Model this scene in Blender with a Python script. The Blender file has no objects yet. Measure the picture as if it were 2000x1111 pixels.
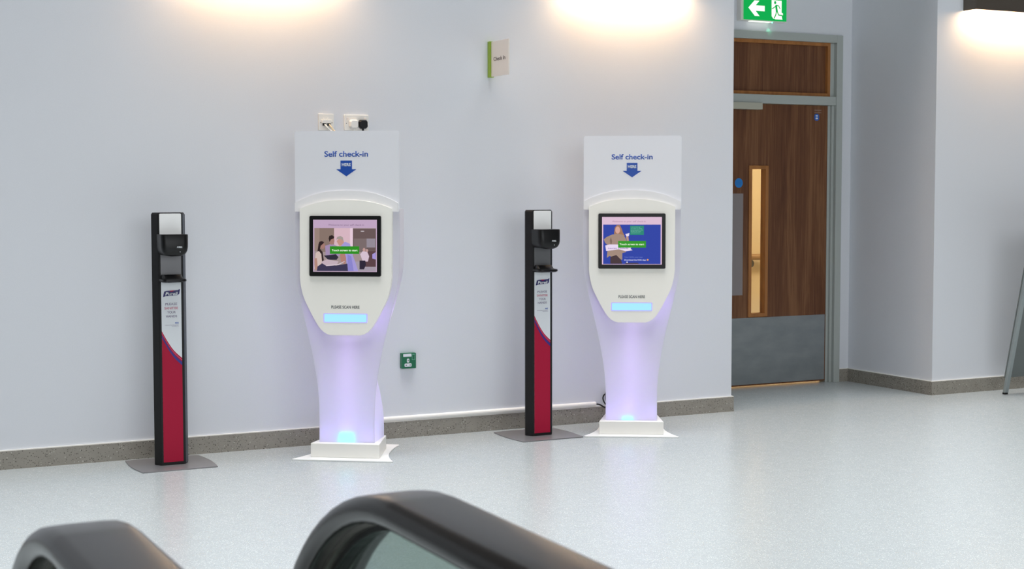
import bpy, bmesh, math, random
from mathutils import Vector, Matrix
R_ = math.radians
C = bpy.context.scene.collection
SC = bpy.context.scene

# ------------------------------------------------------------------ camera
F_PX = 2985.12
cam_d = bpy.data.cameras.new('camera')
cam_d.sensor_fit = 'HORIZONTAL'; cam_d.sensor_width = 36.0
cam_d.lens = F_PX / 2000.0 * 36.0
cam_d.clip_start = 0.05; cam_d.clip_end = 200
cam = bpy.data.objects.new('camera', cam_d); C.objects.link(cam)
CAM_H, CAM_D, YAW, PITCH, ROLL = 1.40877, 8.05947, 0.471254, 0.0604852, -0.00136108
fw = Vector((math.sin(YAW)*math.cos(PITCH), math.cos(YAW)*math.cos(PITCH), -math.sin(PITCH)))
r0 = Vector((math.cos(YAW), -math.sin(YAW), 0)); u0 = r0.cross(fw)
rr = r0*math.cos(ROLL) + u0*math.sin(ROLL); uu = -r0*math.sin(ROLL) + u0*math.cos(ROLL)
m = Matrix((( rr.x, uu.x, -fw.x, 0), (rr.y, uu.y, -fw.y, -CAM_D), (rr.z, uu.z, -fw.z, CAM_H), (0, 0, 0, 1)))
cam.matrix_world = m
SC.camera = cam
cam_d.dof.use_dof = True; cam_d.dof.focus_distance = 7.2; cam_d.dof.aperture_fstop = 14.0

# ------------------------------------------------------------------ world, large lights, exposure
SC.view_settings.view_transform = 'Standard'
try: SC.view_settings.look = 'None'
except Exception: pass
SC.view_settings.gamma = 1.0
SC.view_settings.use_curve_mapping = False
SC.view_settings.exposure = 0.27
W = bpy.data.worlds.new('world'); SC.world = W; W.use_nodes = True
bgn = W.node_tree.nodes['Background']
bgn.inputs[0].default_value = (0.90, 0.95, 1.0, 1); bgn.inputs[1].default_value = 0.06

def area_light(name, loc, rot, sx, sy, power, col):
    d = bpy.data.lights.new(name, 'AREA'); d.shape = 'RECTANGLE'; d.size = sx; d.size_y = sy
    d.energy = power; d.color = col
    o = bpy.data.objects.new(name, d); C.objects.link(o); o.location = loc; o.rotation_euler = rot
    return o
# daylight from the atrium rooflight above the lobby
roof = area_light('rooflight', (5.2, -3.5, 6.8), (0, 0, 0), 14.0, 6.6, 465, (0.97, 0.985, 1.0))
roof.data.spread = R_(64)          # spread narrowed to shape the light: falls steeply, recess stays darker
# tall glazing of the lobby far behind the escalators
area_light('daylight_glazing', (1.5, -13.0, 3.4), (R_(80), 0, R_(-4)), 12.0, 4.5, 345, (0.94, 0.97, 1.0))

# ------------------------------------------------------------------ materials
def s2l(c):
    return tuple(((v/255)/12.92 if v/255 <= .04045 else ((v/255+.055)/1.055)**2.4) for v in c)
def mat(name, rgb, rough=.5, metal=0.0, spec=.5, emit=None, es=0.0, coat=0.0):
    M = bpy.data.materials.new(name); M.use_nodes = True
    n = M.node_tree.nodes['Principled BSDF']
    n.inputs['Base Color'].default_value = (*s2l(rgb), 1)
    n.inputs['Roughness'].default_value = rough
    n.inputs['Metallic'].default_value = metal
    n.inputs['Specular IOR Level'].default_value = spec
    n.inputs['Coat Weight'].default_value = coat
    if emit:
        n.inputs['Emission Color'].default_value = (*s2l(emit), 1); n.inputs['Emission Strength'].default_value = es
    return M
def nodes(M):
    return M.node_tree.nodes, M.node_tree.links, M.node_tree.nodes['Principled BSDF']
def add_noise_color(M, scale, stretch, c0, c1, lo=.4, hi=.6, detail=6, bump=0.0, dist=0.0):
    N, L, P = nodes(M)
    tc = N.new('ShaderNodeTexCoord'); mp = N.new('ShaderNodeMapping'); mp.inputs['Scale'].default_value = stretch
    nz = N.new('ShaderNodeTexNoise'); nz.inputs['Scale'].default_value = scale; nz.inputs['Detail'].default_value = detail
    nz.inputs['Distortion'].default_value = dist
    cr = N.new('ShaderNodeValToRGB')
    cr.color_ramp.elements[0].position = lo; cr.color_ramp.elements[0].color = (*s2l(c0), 1)
    cr.color_ramp.elements[1].position = hi; cr.color_ramp.elements[1].color = (*s2l(c1), 1)
    L.new(tc.outputs['Object'], mp.inputs[0]); L.new(mp.outputs[0], nz.inputs['Vector'])
    L.new(nz.outputs['Fac'], cr.inputs[0]); L.new(cr.outputs[0], P.inputs['Base Color'])
    if bump:
        b = N.new('ShaderNodeBump'); b.inputs['Strength'].default_value = bump; b.inputs['Distance'].default_value = .002
        L.new(nz.outputs['Fac'], b.inputs['Height']); L.new(b.outputs[0], P.inputs['Normal'])
    return cr
def terrazzo(M, base, layers, mottling=None):
    """chips of several tones set in a base colour; layers: (voronoi scale, chip radius, share, colour)"""
    N, L, P = nodes(M)
    tc = N.new('ShaderNodeTexCoord')
    prev = None
    nz = N.new('ShaderNodeTexNoise'); nz.inputs['Scale'].default_value = 14; nz.inputs['Detail'].default_value = 5
    L.new(tc.outputs['Object'], nz.inputs['Vector'])
    mx = N.new('ShaderNodeMix'); mx.data_type = 'RGBA'
    mx.inputs[6].default_value = (*s2l(base[0]), 1); mx.inputs[7].default_value = (*s2l(base[1]), 1)
    L.new(nz.outputs['Fac'], mx.inputs[0]); prev = mx.outputs[2]
    for sc, rad, share, colr in layers:
        v = N.new('ShaderNodeTexVoronoi'); v.inputs['Scale'].default_value = sc
        L.new(tc.outputs['Object'], v.inputs['Vector'])
        a = N.new('ShaderNodeMath'); a.operation = 'LESS_THAN'; a.inputs[1].default_value = rad
        L.new(v.outputs['Distance'], a.inputs[0])
        sp = N.new('ShaderNodeSeparateColor'); L.new(v.outputs['Color'], sp.inputs[0])
        b = N.new('ShaderNodeMath'); b.operation = 'LESS_THAN'; b.inputs[1].default_value = share
        L.new(sp.outputs[0], b.inputs[0])
        c = N.new('ShaderNodeMath'); c.operation = 'MULTIPLY'
        L.new(a.outputs[0], c.inputs[0]); L.new(b.outputs[0], c.inputs[1])
        m2 = N.new('ShaderNodeMix'); m2.data_type = 'RGBA'; m2.inputs[7].default_value = (*s2l(colr), 1)
        L.new(c.outputs[0], m2.inputs[0]); L.new(prev, m2.inputs[6]); prev = m2.outputs[2]
    L.new(prev, P.inputs['Base Color'])

M_wall = mat('wall_paint', (222, 225, 231), .62, spec=.25)
add_noise_color(M_wall, 260, (1, 1, 1), (221, 224, 230), (225, 228, 233), .3, .7, bump=.06)
M_ceil = mat('ceiling_paint', (225, 225, 225), .8)
M_floor = mat('floor_terrazzo', (205, 210, 212), .26, spec=.4)
terrazzo(M_floor, ((160, 167, 168), (171, 177, 178)),
         [(210, .34, .30, (212, 215, 216)), (170, .30, .24, (148, 158, 164)), (120, .26, .12, (182, 172, 156)), (260, .3, .10, (108, 116, 122))])
M_skirt = mat('skirting_terrazzo', (140, 136, 128), .35)
terrazzo(M_skirt, ((138, 133, 123), (160, 155, 145)),
         [(115, .32, .22, (78, 72, 66)), (90, .26, .14, (196, 192, 184)), (160, .3, .25, (108, 104, 98))])
M_white = mat('white_plastic', (238, 236, 230), .35)
M_whitegl = mat('white_gloss_metal', (240, 240, 238), .3)
M_black = mat('black_plastic', (14, 14, 15), .35, spec=.35)
M_post = mat('black_powder_coat', (24, 23, 24), .5, spec=.3)
M_rim = mat('slate_edge_plastic', (52, 60, 70), .4)
M_silver = mat('brushed_silver', (118, 118, 120), .38, metal=.55)
M_baseplate = mat('grey_base_plate', (132, 130, 132), .3, metal=.35)
M_red = mat('crimson_print', (170, 12, 54), .5, spec=.25)
M_print = mat('white_print', (226, 230, 234), .35)
M_platewhite = mat('white_plate', (252, 252, 250), .3)
M_navy = mat('navy_print', (44, 36, 130), .35)
M_navyd = mat('dark_navy_print', (40, 36, 100), .35)
M_blue = mat('blue_print', (28, 78, 172), .4)
M_bluetext = mat('blue_lettering', (52, 92, 178), .4)
M_greytext = mat('grey_purple_lettering', (140, 130, 156), .4)
M_pinktext = mat('pink_lettering', (214, 120, 140), .4)
M_darktext = mat('dark_lettering', (50, 54, 62), .4)
M_lime = mat('lime_green_plastic', (138, 170, 48), .4)
M_signface = mat('cream_sign_face', (232, 226, 220), .45)
M_green = mat('green_plate', (12, 104, 70), .35)
M_frame = mat('grey_painted_steel', (176, 182, 178), .45)
M_kick = mat('satin_steel', (150, 156, 158), .42, metal=.45)
add_noise_color(M_kick, 6, (1, 1, 2), (140, 147, 149), (156, 161, 163), .3, .7)
M_closer = mat('closer_grey', (186, 184, 168), .45)
M_oakedge = mat('oak_lipping', (172, 112, 56), .4)
add_noise_color(M_oakedge, 30, (1, 1, .1), (156, 100, 50), (180, 120, 64), .3, .7)
M_bronze = mat('bronze_metal', (88, 80, 72), .5, metal=.2)
M_rubber = mat('handrail_rubber', (28, 24, 21), .24, spec=.6)
M_gmetal = mat('guide_metal', (150, 148, 140), .3, metal=.8)
M_corr = mat('corridor_paint', (240, 222, 190), .7)
M_stand = mat('grey_aluminium', (160, 168, 168), .4, metal=.3)
M_standpanel = mat('grey_gloss_panel', (112, 118, 116), .16)
M_pipe = mat('white_pvc', (240, 238, 232), .35)

def wood(name, c0, c1, c2, freq=9.0):
    M = bpy.data.materials.new(name); M.use_nodes = True
    N, L, P = nodes(M)
    P.inputs['Roughness'].default_value = .5; P.inputs['Specular IOR Level'].default_value = .35
    tc = N.new('ShaderNodeTexCoord')
    mp = N.new('ShaderNodeMapping'); mp.inputs['Scale'].default_value = (1, 1, .09)
    L.new(tc.outputs['Object'], mp.inputs[0])
    n1 = N.new('ShaderNodeTexNoise'); n1.inputs['Scale'].default_value = freq; n1.inputs['Detail'].default_value = 9
    n1.inputs['Roughness'].default_value = .62; n1.inputs['Distortion'].default_value = 1.1
    L.new(mp.outputs[0], n1.inputs['Vector'])
    mp2 = N.new('ShaderNodeMapping'); mp2.inputs['Scale'].default_value = (1, 1, .03)
    L.new(tc.outputs['Object'], mp2.inputs[0])
    n2 = N.new('ShaderNodeTexNoise'); n2.inputs['Scale'].default_value = 120; n2.inputs['Detail'].default_value = 4
    L.new(mp2.outputs[0], n2.inputs['Vector'])
    ad = N.new('ShaderNodeMath'); ad.operation = 'MULTIPLY_ADD'; ad.inputs[1].default_value = .38
    L.new(n2.outputs['Fac'], ad.inputs[0])
    mu = N.new('ShaderNodeMath'); mu.operation = 'MULTIPLY'; mu.inputs[1].default_value = .62
    L.new(n1.outputs['Fac'], mu.inputs[0]); L.new(mu.outputs[0], ad.inputs[2])
    cr = N.new('ShaderNodeValToRGB')
    e = cr.color_ramp.elements
    e[0].position = .36; e[0].color = (*s2l(c0), 1); e[1].position = .62; e[1].color = (*s2l(c2), 1)
    k = e.new(.50); k.color = (*s2l(c1), 1)
    L.new(ad.outputs[0], cr.inputs[0]); L.new(cr.outputs[0], P.inputs['Base Color'])
    return M
M_wood = wood('oak_veneer', (90, 54, 34), (112, 72, 46), (132, 91, 60))

def emission(name, rgb, s):
    M = bpy.data.materials.new(name); M.use_nodes = True
    N = M.node_tree.nodes; N.remove(N['Principled BSDF'])
    e = N.new('ShaderNodeEmission'); e.inputs[0].default_value = (*s2l(rgb), 1); e.inputs[1].default_value = s
    M.node_tree.links.new(e.outputs[0], N['Material Output'].inputs[0])
    return M
M_lamp = emission('warm_led_diffuser', (255, 211, 164), 42)
M_corrlamp = emission('corridor_lamp', (255, 226, 186), 13)
M_exitgreen = emission('backlit_green', (18, 160, 74), 1.0)
M_exitwhite = emission('backlit_white', (250, 255, 240), 1.05)
M_led_green = emission('green_led', (60, 255, 160), 14)
M_scan = emission('scanner_glow', (158, 220, 255), 1.0)
M_scanrim = emission('scanner_rim_glow', (186, 180, 255), .9)

def frosted(name, rgb, transl=.5, clear=.0, rough=.4):
    M = bpy.data.materials.new(name); M.use_nodes = True
    N, L, P = nodes(M)
    P.inputs['Base Color'].default_value = (*s2l(rgb), 1); P.inputs['Roughness'].default_value = rough
    t = N.new('ShaderNodeBsdfTranslucent'); t.inputs[0].default_value = (*s2l(rgb), 1)
    mx = N.new('ShaderNodeMixShader'); mx.inputs[0].default_value = transl
    L.new(P.outputs[0], mx.inputs[1]); L.new(t.outputs[0], mx.inputs[2])
    out = mx
    if clear:
        tr = N.new('ShaderNodeBsdfTransparent')
        m2 = N.new('ShaderNodeMixShader'); m2.inputs[0].default_value = clear
        L.new(mx.outputs[0], m2.inputs[1]); L.new(tr.outputs[0], m2.inputs[2]); out = m2
    L.new(out.outputs[0], N['Material Output'].inputs[0])
    return M
M_frost = frosted('frosted_acrylic', (240, 240, 244), .20)
M_frostf = frosted('frosted_acrylic_front', (236, 236, 242), .32, clear=.10)
M_header = frosted('header_acrylic', (246, 246, 250), .10)
M_shield = mat('ivory_gloss_face', (250, 247, 238), .6, spec=.3)
M_band = frosted('ivory_edge_acrylic', (252, 250, 250), .10, rough=.6)

def glass(name, tint, rough=0.02, refl=.08):
    M = bpy.data.materials.new(name); M.use_nodes = True
    N, L, P = nodes(M); N.remove(P)
    t = N.new('ShaderNodeBsdfTransparent'); t.inputs[0].default_value = (*tint, 1)
    g = N.new('ShaderNodeBsdfGlossy'); g.inputs['Roughness'].default_value = rough
    mx = N.new('ShaderNodeMixShader')
    mx.inputs[0].default_value = refl; L.new(t.outputs[0], mx.inputs[1]); L.new(g.outputs[0], mx.inputs[2])
    L.new(mx.outputs[0], N['Material Output'].inputs[0])
    return M
M_glass = glass('balustrade_glass', (.53, .60, .57))
M_pane = glass('clear_pane', (.92, .95, .93))

# ------------------------------------------------------------------ mesh helpers
def obj(name, bm, material, parent=None, smooth=False, bevel=0.0, seg=2, loc=None, rotz=0, angle=35):
    me = bpy.data.meshes.new(name)
    bmesh.ops.recalc_face_normals(bm, faces=bm.faces[:])
    bm.to_mesh(me); bm.free()
    mats = material if isinstance(material, (list, tuple)) else [material]
    for k in mats: me.materials.append(k)
    o = bpy.data.objects.new(name, me); C.objects.link(o)
    if parent: o.parent = parent
    if loc: o.location = loc
    if rotz: o.rotation_euler[2] = rotz
    if bevel:
        md = o.modifiers.new('bevel', 'BEVEL'); md.width = bevel; md.segments = seg; md.limit_method = 'ANGLE'
        md.angle_limit = R_(40)
    if smooth:
        for p in me.polygons: p.use_smooth = True
        es = o.modifiers.new('split', 'EDGE_SPLIT'); es.split_angle = R_(angle)
    return o
def thing(name, label, cat, loc=(0, 0, 0), rotz=0, group=None, kind=None):
    o = bpy.data.objects.new(name, None); C.objects.link(o)
    o.empty_display_size = .1
    o.location = loc; o.rotation_euler = (0, 0, rotz)
    if label: o['label'] = label
    if cat: o['category'] = cat
    if group: o['group'] = group
    if kind: o['kind'] = kind
    return o
def tag(o, label=None, cat=None, group=None, kind=None):
    if label: o['label'] = label
    if cat: o['category'] = cat
    if group: o['group'] = group
    if kind: o['kind'] = kind
    return o
def box(bm, x0, x1, y0, y1, z0, z1, mi=0):
    v = [bm.verts.new(c) for c in ((x0,y0,z0),(x1,y0,z0),(x1,y1,z0),(x0,y1,z0),(x0,y0,z1),(x1,y0,z1),(x1,y1,z1),(x0,y1,z1))]
    for f in ((0,3,2,1),(4,5,6,7),(0,1,5,4),(1,2,6,5),(2,3,7,6),(3,0,4,7)):
        k = bm.faces.new([v[i] for i in f]); k.material_index = mi
    return v
def bx(*a):
    bm = bmesh.new(); box(bm, *a); return bm
def prism_xz(bm, pts, y0, y1, mi=0):
    """outline in x,z drawn out from y0 to y1"""
    a = [bm.verts.new((x, y0, z)) for x, z in pts]; b = [bm.verts.new((x, y1, z)) for x, z in pts]
    fa = bm.faces.new(a); fb = bm.faces.new(b[::-1]); fs = [fa, fb]
    n = len(pts)
    for i in range(n): fs.append(bm.faces.new((a[i], b[i], b[(i+1) % n], a[(i+1) % n])))
    for f in fs: f.material_index = mi
def prism_xy(bm, pts, z0, z1):
    a = [bm.verts.new((x, y, z0)) for x, y in pts]; b = [bm.verts.new((x, y, z1)) for x, y in pts]
    bm.faces.new(a[::-1]); bm.faces.new(b)
    n = len(pts)
    for i in range(n): bm.faces.new((a[i], a[(i+1) % n], b[(i+1) % n], b[i]))
def prism_yz(bm, pts, x0, x1):
    a = [bm.verts.new((x0, y, z)) for y, z in pts]; b = [bm.verts.new((x1, y, z)) for y, z in pts]
    bm.faces.new(a[::-1]); bm.faces.new(b)
    n = len(pts)
    for i in range(n): bm.faces.new((a[i], a[(i+1) % n], b[(i+1) % n], b[i]))
def rrect(x0, x1, z0, z1, r, n=5):
    p = []
    for cx, cz, a0 in ((x1-r, z1-r, 0), (x0+r, z1-r, 90), (x0+r, z0+r, 180), (x1-r, z0+r, 270)):
        for i in range(n+1):
            a = R_(a0 + 90*i/n); p.append((cx + r*math.cos(a), cz + r*math.sin(a)))
    return p
def disc(cx, cz, r, n=24, rz=None):
    rz = rz or r
    return [(cx + r*math.cos(2*math.pi*i/n), cz + rz*math.sin(2*math.pi*i/n)) for i in range(n)]
def cyl(bm, c, axis, r, l, n=20):
    """cylinder of length l from c along axis 'x','y','z'"""
    ring = []
    for t in (0, l):
        ring.append([])
        for i in range(n):
            a = 2*math.pi*i/n; u, v = r*math.cos(a), r*math.sin(a)
            p = {'x': (c[0]+t, c[1]+u, c[2]+v), 'y': (c[0]+u, c[1]+t, c[2]+v), 'z': (c[0]+u, c[1]+v, c[2]+t)}[axis]
            ring[-1].append(bm.verts.new(p))
    bm.faces.new(ring[0][::-1]); bm.faces.new(ring[1])
    for i in range(n): bm.faces.new((ring[0][i], ring[0][(i+1) % n], ring[1][(i+1) % n], ring[1][i]))
def catmull(P, n=8):
    P = [Vector(p) for p in P]; Q = [P[0]] + P + [P[-1]]; out = []
    for i in range(1, len(Q)-2):
        for k in range(n):
            t = k/n; a, b, c, d = Q[i-1], Q[i], Q[i+1], Q[i+2]
            out.append(.5*((2*b) + (-a+c)*t + (2*a-5*b+4*c-d)*t*t + (-a+3*b-3*c+d)*t**3))
    out.append(P[-1]); return out
def tube(bm, P, r, n=10):
    rings = []
    up = Vector((0.13, .31, .94)).normalized()
    for i, p in enumerate(P):
        t = (P[min(i+1, len(P)-1)] - P[max(i-1, 0)]).normalized()
        a = t.cross(up).normalized(); b = a.cross(t).normalized()
        rings.append([bm.verts.new(p + a*r*math.cos(2*math.pi*k/n) + b*r*math.sin(2*math.pi*k/n)) for k in range(n)])
    for i in range(len(rings)-1):
        for k in range(n):
            bm.faces.new((rings[i][k], rings[i][(k+1) % n], rings[i+1][(k+1) % n], rings[i+1][k]))
    bm.faces.new(rings[0][::-1]); bm.faces.new(rings[-1])

def text_bm(body, x0, x1, base, cap, y, depth=.0006, bold=0.0, xz=True, shear=0.0, widths=None):
    """lettering stretched to x0..x1 with capitals of height cap standing on base, in the local x,z plane at y"""
    cu = bpy.data.curves.new('lettering', 'FONT'); cu.body = body; cu.size = 1.0; cu.offset = bold
    cu.shear = shear; cu.resolution_u = 4
    o = bpy.data.objects.new('lettering', cu); C.objects.link(o)
    bpy.context.view_layer.update()
    me = bpy.data.meshes.new_from_object(o.evaluated_get(bpy.context.evaluated_depsgraph_get()))
    bpy.data.objects.remove(o); bpy.data.curves.remove(cu)
    bm = bmesh.new(); bm.from_mesh(me); bpy.data.meshes.remove(me)
    xs = [v.co.x for v in bm.verts]; a, b = min(xs), max(xs)
    CAPH = .729
    bmesh.ops.remove_doubles(bm, verts=bm.verts[:], dist=1e-5)
    for v in bm.verts:
        X = x0 + (v.co.x-a)/(b-a)*(x1-x0); Z = base + v.co.y/CAPH*cap
        v.co = (X, y, Z)
    r = bmesh.ops.extrude_face_region(bm, geom=bm.faces[:])
    for g in r['geom']:
        if isinstance(g, bmesh.types.BMVert): g.co.y -= depth
    return bm
def lettering(body, x0, x1, base, cap, y, material, parent, name='lettering', **k):
    return obj(name, text_bm(body, x0, x1, base, cap, y, **k), material, parent)

# ------------------------------------------------------------------ the setting
XC, XR, RD = 5.687, 7.37, 0.896            # corner of the long wall, right corner of the recess, recess depth
HW = 3.9
def struct(name, bm, material, **k):
    o = obj(name, bm, material, **k); o['kind'] = 'structure'; return o
bm = bmesh.new(); box(bm, -6, 16, -9.6, RD+2.6, -.2, 0)
struct('floor', bm, M_floor)
struct('wall_front', bx(-6, XC, 0, .22, 0, HW), M_wall)
struct('wall_recess_left', bx(XC-.22, XC, .22, RD, 0, HW), M_wall)
struct('wall_right', bx(XR, 16, 0, .22, 0, HW), M_wall)
struct('wall_recess_right', bx(XR, XR+.22, .22, RD, 0, HW), M_wall)
FX0, FX1, FZ = 6.03, 7.28, 2.546           # outer edges of the door frame
bm = bmesh.new()
box(bm, XC-.22, FX0+.01, RD, RD+.12, 0, HW); box(bm, FX1-.01, XR+.22, RD, RD+.12, 0, HW); box(bm, FX0+.01, FX1-.01, RD, RD+.12, FZ-.01, HW)
struct('wall_recess_back', bm, M_wall)
struct('ceiling_recess', bx(XC, XR, .0, RD, 3.05, HW), M_ceil)
# corridor behind the door
bm = bmesh.new(); box(bm, 5.4, 12.2, RD+2.4, RD+2.6, 0, 2.9)
struct('wall_corridor_back', bm, M_corr)
struct('wall_corridor_left', bx(5.4, 5.6, RD+.12, RD+2.4, 0, 2.9), M_corr)
struct('wall_corridor_right', bx(12.0, 12.2, RD+.12, RD+2.4, 0, 2.9), M_corr)
struct('wall_corridor_near', bx(XR+.22, 12.0, RD, RD+.12, 0, 2.9), M_corr)
struct('ceiling_corridor', bx(5.4, 12.2, RD+.12, RD+2.6, 2.7, 2.9), M_ceil)

SK = .0935; ST = .012
def skirting(name, segs):
    bm = bmesh.new()
    for s in segs: box(bm, *s, 0, SK)
    o = struct(name, bm, M_skirt)
    b2 = bmesh.new()
    for x0, x1, y0, y1 in segs: box(b2, x0, x1, y0+(.003 if y1-y0 < .1 else 0), y1, SK, SK+.005)
    obj('sealant_bead', b2, M_pipe, o)
    return o
skirting('baseboard_front', [(-6, XC+ST, -ST, 0)])
skirting('baseboard_recess_left', [(XC, XC+ST, 0, RD-.012)])
skirting('baseboard_recess_back', [(XC+ST, FX0, RD-ST, RD), (FX1, XR-ST, RD-ST, RD)])
skirting('baseboard_recess_right', [(XR-ST, XR, 0, RD)])
skirting('baseboard_right', [(XR-ST, 16, -ST, 0)])

# ------------------------------------------------------------------ door with transom panel
D = thing('door_1', None, None, (6.65, RD, 0), kind='structure')
def dl(x): return x-6.65
fy0, fy1 = -.014, .10
bm = bmesh.new()
J = .055
# face architrave and jambs
box(bm, dl(FX0), dl(FX0)+J, fy0, fy1, 0, FZ); box(bm, dl(FX1)-J, dl(FX1), fy0, fy1, 0, FZ)
box(bm, dl(FX0)+J, dl(FX1)-J, fy0, fy1, FZ-.055, FZ)
box(bm, dl(FX0)+J, dl(FX1)-J, fy0+.006, fy1, 2.037, 2.10)
# stepped stops inside the jambs
box(bm, dl(FX1)-J-.022, dl(FX1)-J, .012, fy1, 0, 2.037); box(bm, dl(FX1)-J-.044, dl(FX1)-J-.022, .03, fy1, 0, 2.037)
box(bm, dl(FX1)-J-.034, dl(FX1)-J, .018, fy1, 2.10, FZ-.055)
box(bm, dl(FX0)+J, dl(FX0)+J+.04, .03, fy1, 0, 2.037); box(bm, dl(FX0)+J, dl(FX0)+J+.034, .018, fy1, 2.10, FZ-.055)
obj('door_frame', bm, M_frame, D, bevel=.002)
tx0, tx1, tz0, tz1 = dl(FX0)+J+.034, dl(FX1)-J-.034, 2.10, FZ-.055
obj('transom_panel', bx(tx0, tx1, .045, .085, tz0, tz1), M_wood, D)
bm = bmesh.new(); w = .024
box(bm, tx0, tx1, .02, .045, tz1-w, tz1); box(bm, tx0, tx1, .02, .045, tz0, tz0+w)
box(bm, tx0, tx0+w, .02, .045, tz0+w, tz1-w); box(bm, tx1-w, tx1, .02, .045, tz0+w, tz1-w)
tag(obj('transom_beading', bm, M_oakedge, D), 'pale oak beading')
lx0, lx1, lz0, lz1 = dl(FX0)+J+.042, dl(7.178), .012, 2.034
vx0, vx1, vz0, vz1 = dl(6.478), dl(6.648), .508, 1.595
LY0, LY1 = .03, .075
bm = bmesh.new()
box(bm, lx0, vx0, LY0, LY1, lz0, lz1); box(bm, vx1, lx1, LY0, LY1, lz0, lz1)
box(bm, vx0, vx1, LY0, LY1, lz0, vz0); box(bm, vx0, vx1, LY0, LY1, vz1, lz1)
leaf = obj('door_leaf', bm, M_wood, D)
bm = bmesh.new(); q = .026
for a in ((vx0, vx0+q, vz0, vz1), (vx1-q, vx1, vz0, vz1), (vx0+q, vx1-q, vz0, vz0+q), (vx0+q, vx1-q, vz1-q, vz1)):
    box(bm, a[0], a[1], LY0-.008, LY1+.008, a[2], a[3])
vf = tag(obj('vision_panel_frame', bm, M_oakedge, leaf, bevel=.002), 'pale oak frame')
obj('kick_plate', bx(lx0, lx1-.008, LY0-.0025, LY0, .022, .503), M_kick, leaf)
obj('push_plate', bx(lx0+.02, dl(6.43), LY0-.002, LY0, .668, 1.395), mat('push_plate_grey', (146, 138, 138), .4, metal=.1), leaf)
obj('vision_glass', bx(vx0+q, vx1-q, .050, .056, vz0+q, vz1-q), M_pane, leaf)
bm = bmesh.new(); box(bm, dl(6.20), dl(6.556), LY0-.055, LY0, 1.992, 2.04)
obj('door_closer', bm, M_closer, leaf, bevel=.003)
bm = bmesh.new(); prism_xz(bm, disc(dl(6.392), 1.47, .034, 28), LY0-.0015, LY0)
s_ = tag(obj('fire_door_disc', bm, mat('sticker_blue', (36, 128, 206), .4), leaf), 'round blue notice disc')
lettering('Fire door', dl(6.370), dl(6.414), 1.473, .006, LY0-.0016, M_bluetext, leaf, depth=.0003)
lettering('keep shut', dl(6.370), dl(6.414), 1.461, .006, LY0-.0016, M_bluetext, leaf, depth=.0003)
bm = bmesh.new(); prism_xz(bm, rrect(dl(7.056), dl(7.100), 1.925, 1.975, .018), LY0-.0015, LY0)
tag(obj('door_sticker', bm, mat('sticker_blue_small', (40, 96, 186), .4), leaf), 'small blue sticker')
bm = bmesh.new(); prism_xz(bm, rrect(dl(7.068), dl(7.088), 1.955, 1.965, .003), LY0-.002, LY0-.0015); prism_xz(bm, rrect(dl(7.068), dl(7.088), 1.936, 1.948, .004), LY0-.002, LY0-.0015)
obj('sticker_mark', bm, M_print, leaf)
bm = bmesh.new(); box(bm, dl(7.058), dl(7.120), LY0-.001, LY0, 1.998, 2.004); box(bm, dl(7.058), dl(7.120), LY0-.001, LY0, 1.982, 1.986)
obj('sticker_rule', bm, mat('faded_sticker', (150, 126, 112), .5), leaf)

# corridor things
bm = bmesh.new(); cyl(bm, (6.5, RD+2.33, .82), 'x', .028, 5.2)
hr = tag(obj('corridor_handrail', bm, mat('beige_handrail', (176, 140, 100), .4), smooth=True), 'beige wall handrail in the corridor seen through the narrow door window', 'handrail')
bm = bmesh.new()
bm.free()
for x in (7.2, 8.18, 9.3, 10.4):
    bm = bmesh.new(); cyl(bm, (x, RD+2.345, .76), 'y', .035, .055, 16); obj('handrail_bracket', bm, M_silver, hr)
bm = bmesh.new(); box(bm, 7.5, 10.5, RD+.9, RD+1.3, 2.65, 2.695)
tag(obj('corridor_lamp', bm, M_corrlamp), 'warm ceiling lamp lighting the corridor behind the door', 'lamp')

# ------------------------------------------------------------------ wall lights
def wall_light(x0, x1, label):
    t = thing('wall_light', label, 'wall light', ((x0+x1)/2, 0, 2.65), group='wall wash lights')
    h = (x1-x0)/2
    bm = bmesh.new()
    box(bm, -h, h, -.125, -.115, 0, .15); box(bm, -h, h, -.115, 0, .14, .15)
    box(bm, -h, -h+.008, -.115, 0, 0, .14); box(bm, h-.008, h, -.115, 0, 0, .14)
    obj('housing', bm, M_bronze, t, bevel=.002)
    obj('diffuser', bx(-h+.012, h-.012, -.112, -.045, .012, .022), M_lamp, t)
    return t
wall_light(2.13, 3.00, 'bronze wall light just out of view above the left kiosk, warm glow on the wall')
wall_light(4.44, 5.31, 'bronze wall light just out of view above the right kiosk, bright glow on the wall')
wall_light(7.60, 8.47, 'bronze wall light with lit underside at the top right, right of the recess')

# ------------------------------------------------------------------ kiosks
def interp(tab, z):
    for (a, va), (b, vb) in zip(tab, tab[1:]):
        if z <= b:
            t = max(0, (z-a)/(b-a)); t = t*t*(3-2*t) if False else t
            return va + (vb-va)*t
    return tab[-1][1]
def smooth_tab(tab, n=6):
    P = catmull([(a, b, 0) for a, b in tab], n); return [(p.x, p.y) for p in P]
W_FRONT = smooth_tab([(.075, .150), (.20, .149), (.32, .153), (.43, .166), (.56, .190), (.70, .222), (.82, .252), (.92, .272), (1.0, .281), (1.10, .283), (1.32, .283)])
W_REAR = smooth_tab([(.075, .150), (.20, .150), (.32, .150), (.43, .150), (.56, .170), (.70, .208), (.82, .243), (.92, .266), (1.0, .279), (1.10, .283), (1.32, .283)])
Y_REAR = smooth_tab([(.075, .110), (.16, .108), (.24, .085), (.34, .02), (.43, -.045), (.56, -.045), (.70, -.02), (.82, .0), (.92, .02), (1.0, .03), (1.10, .03), (1.32, .03)])
def yf(z): return -.150 + .045*(z/1.3)

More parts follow.
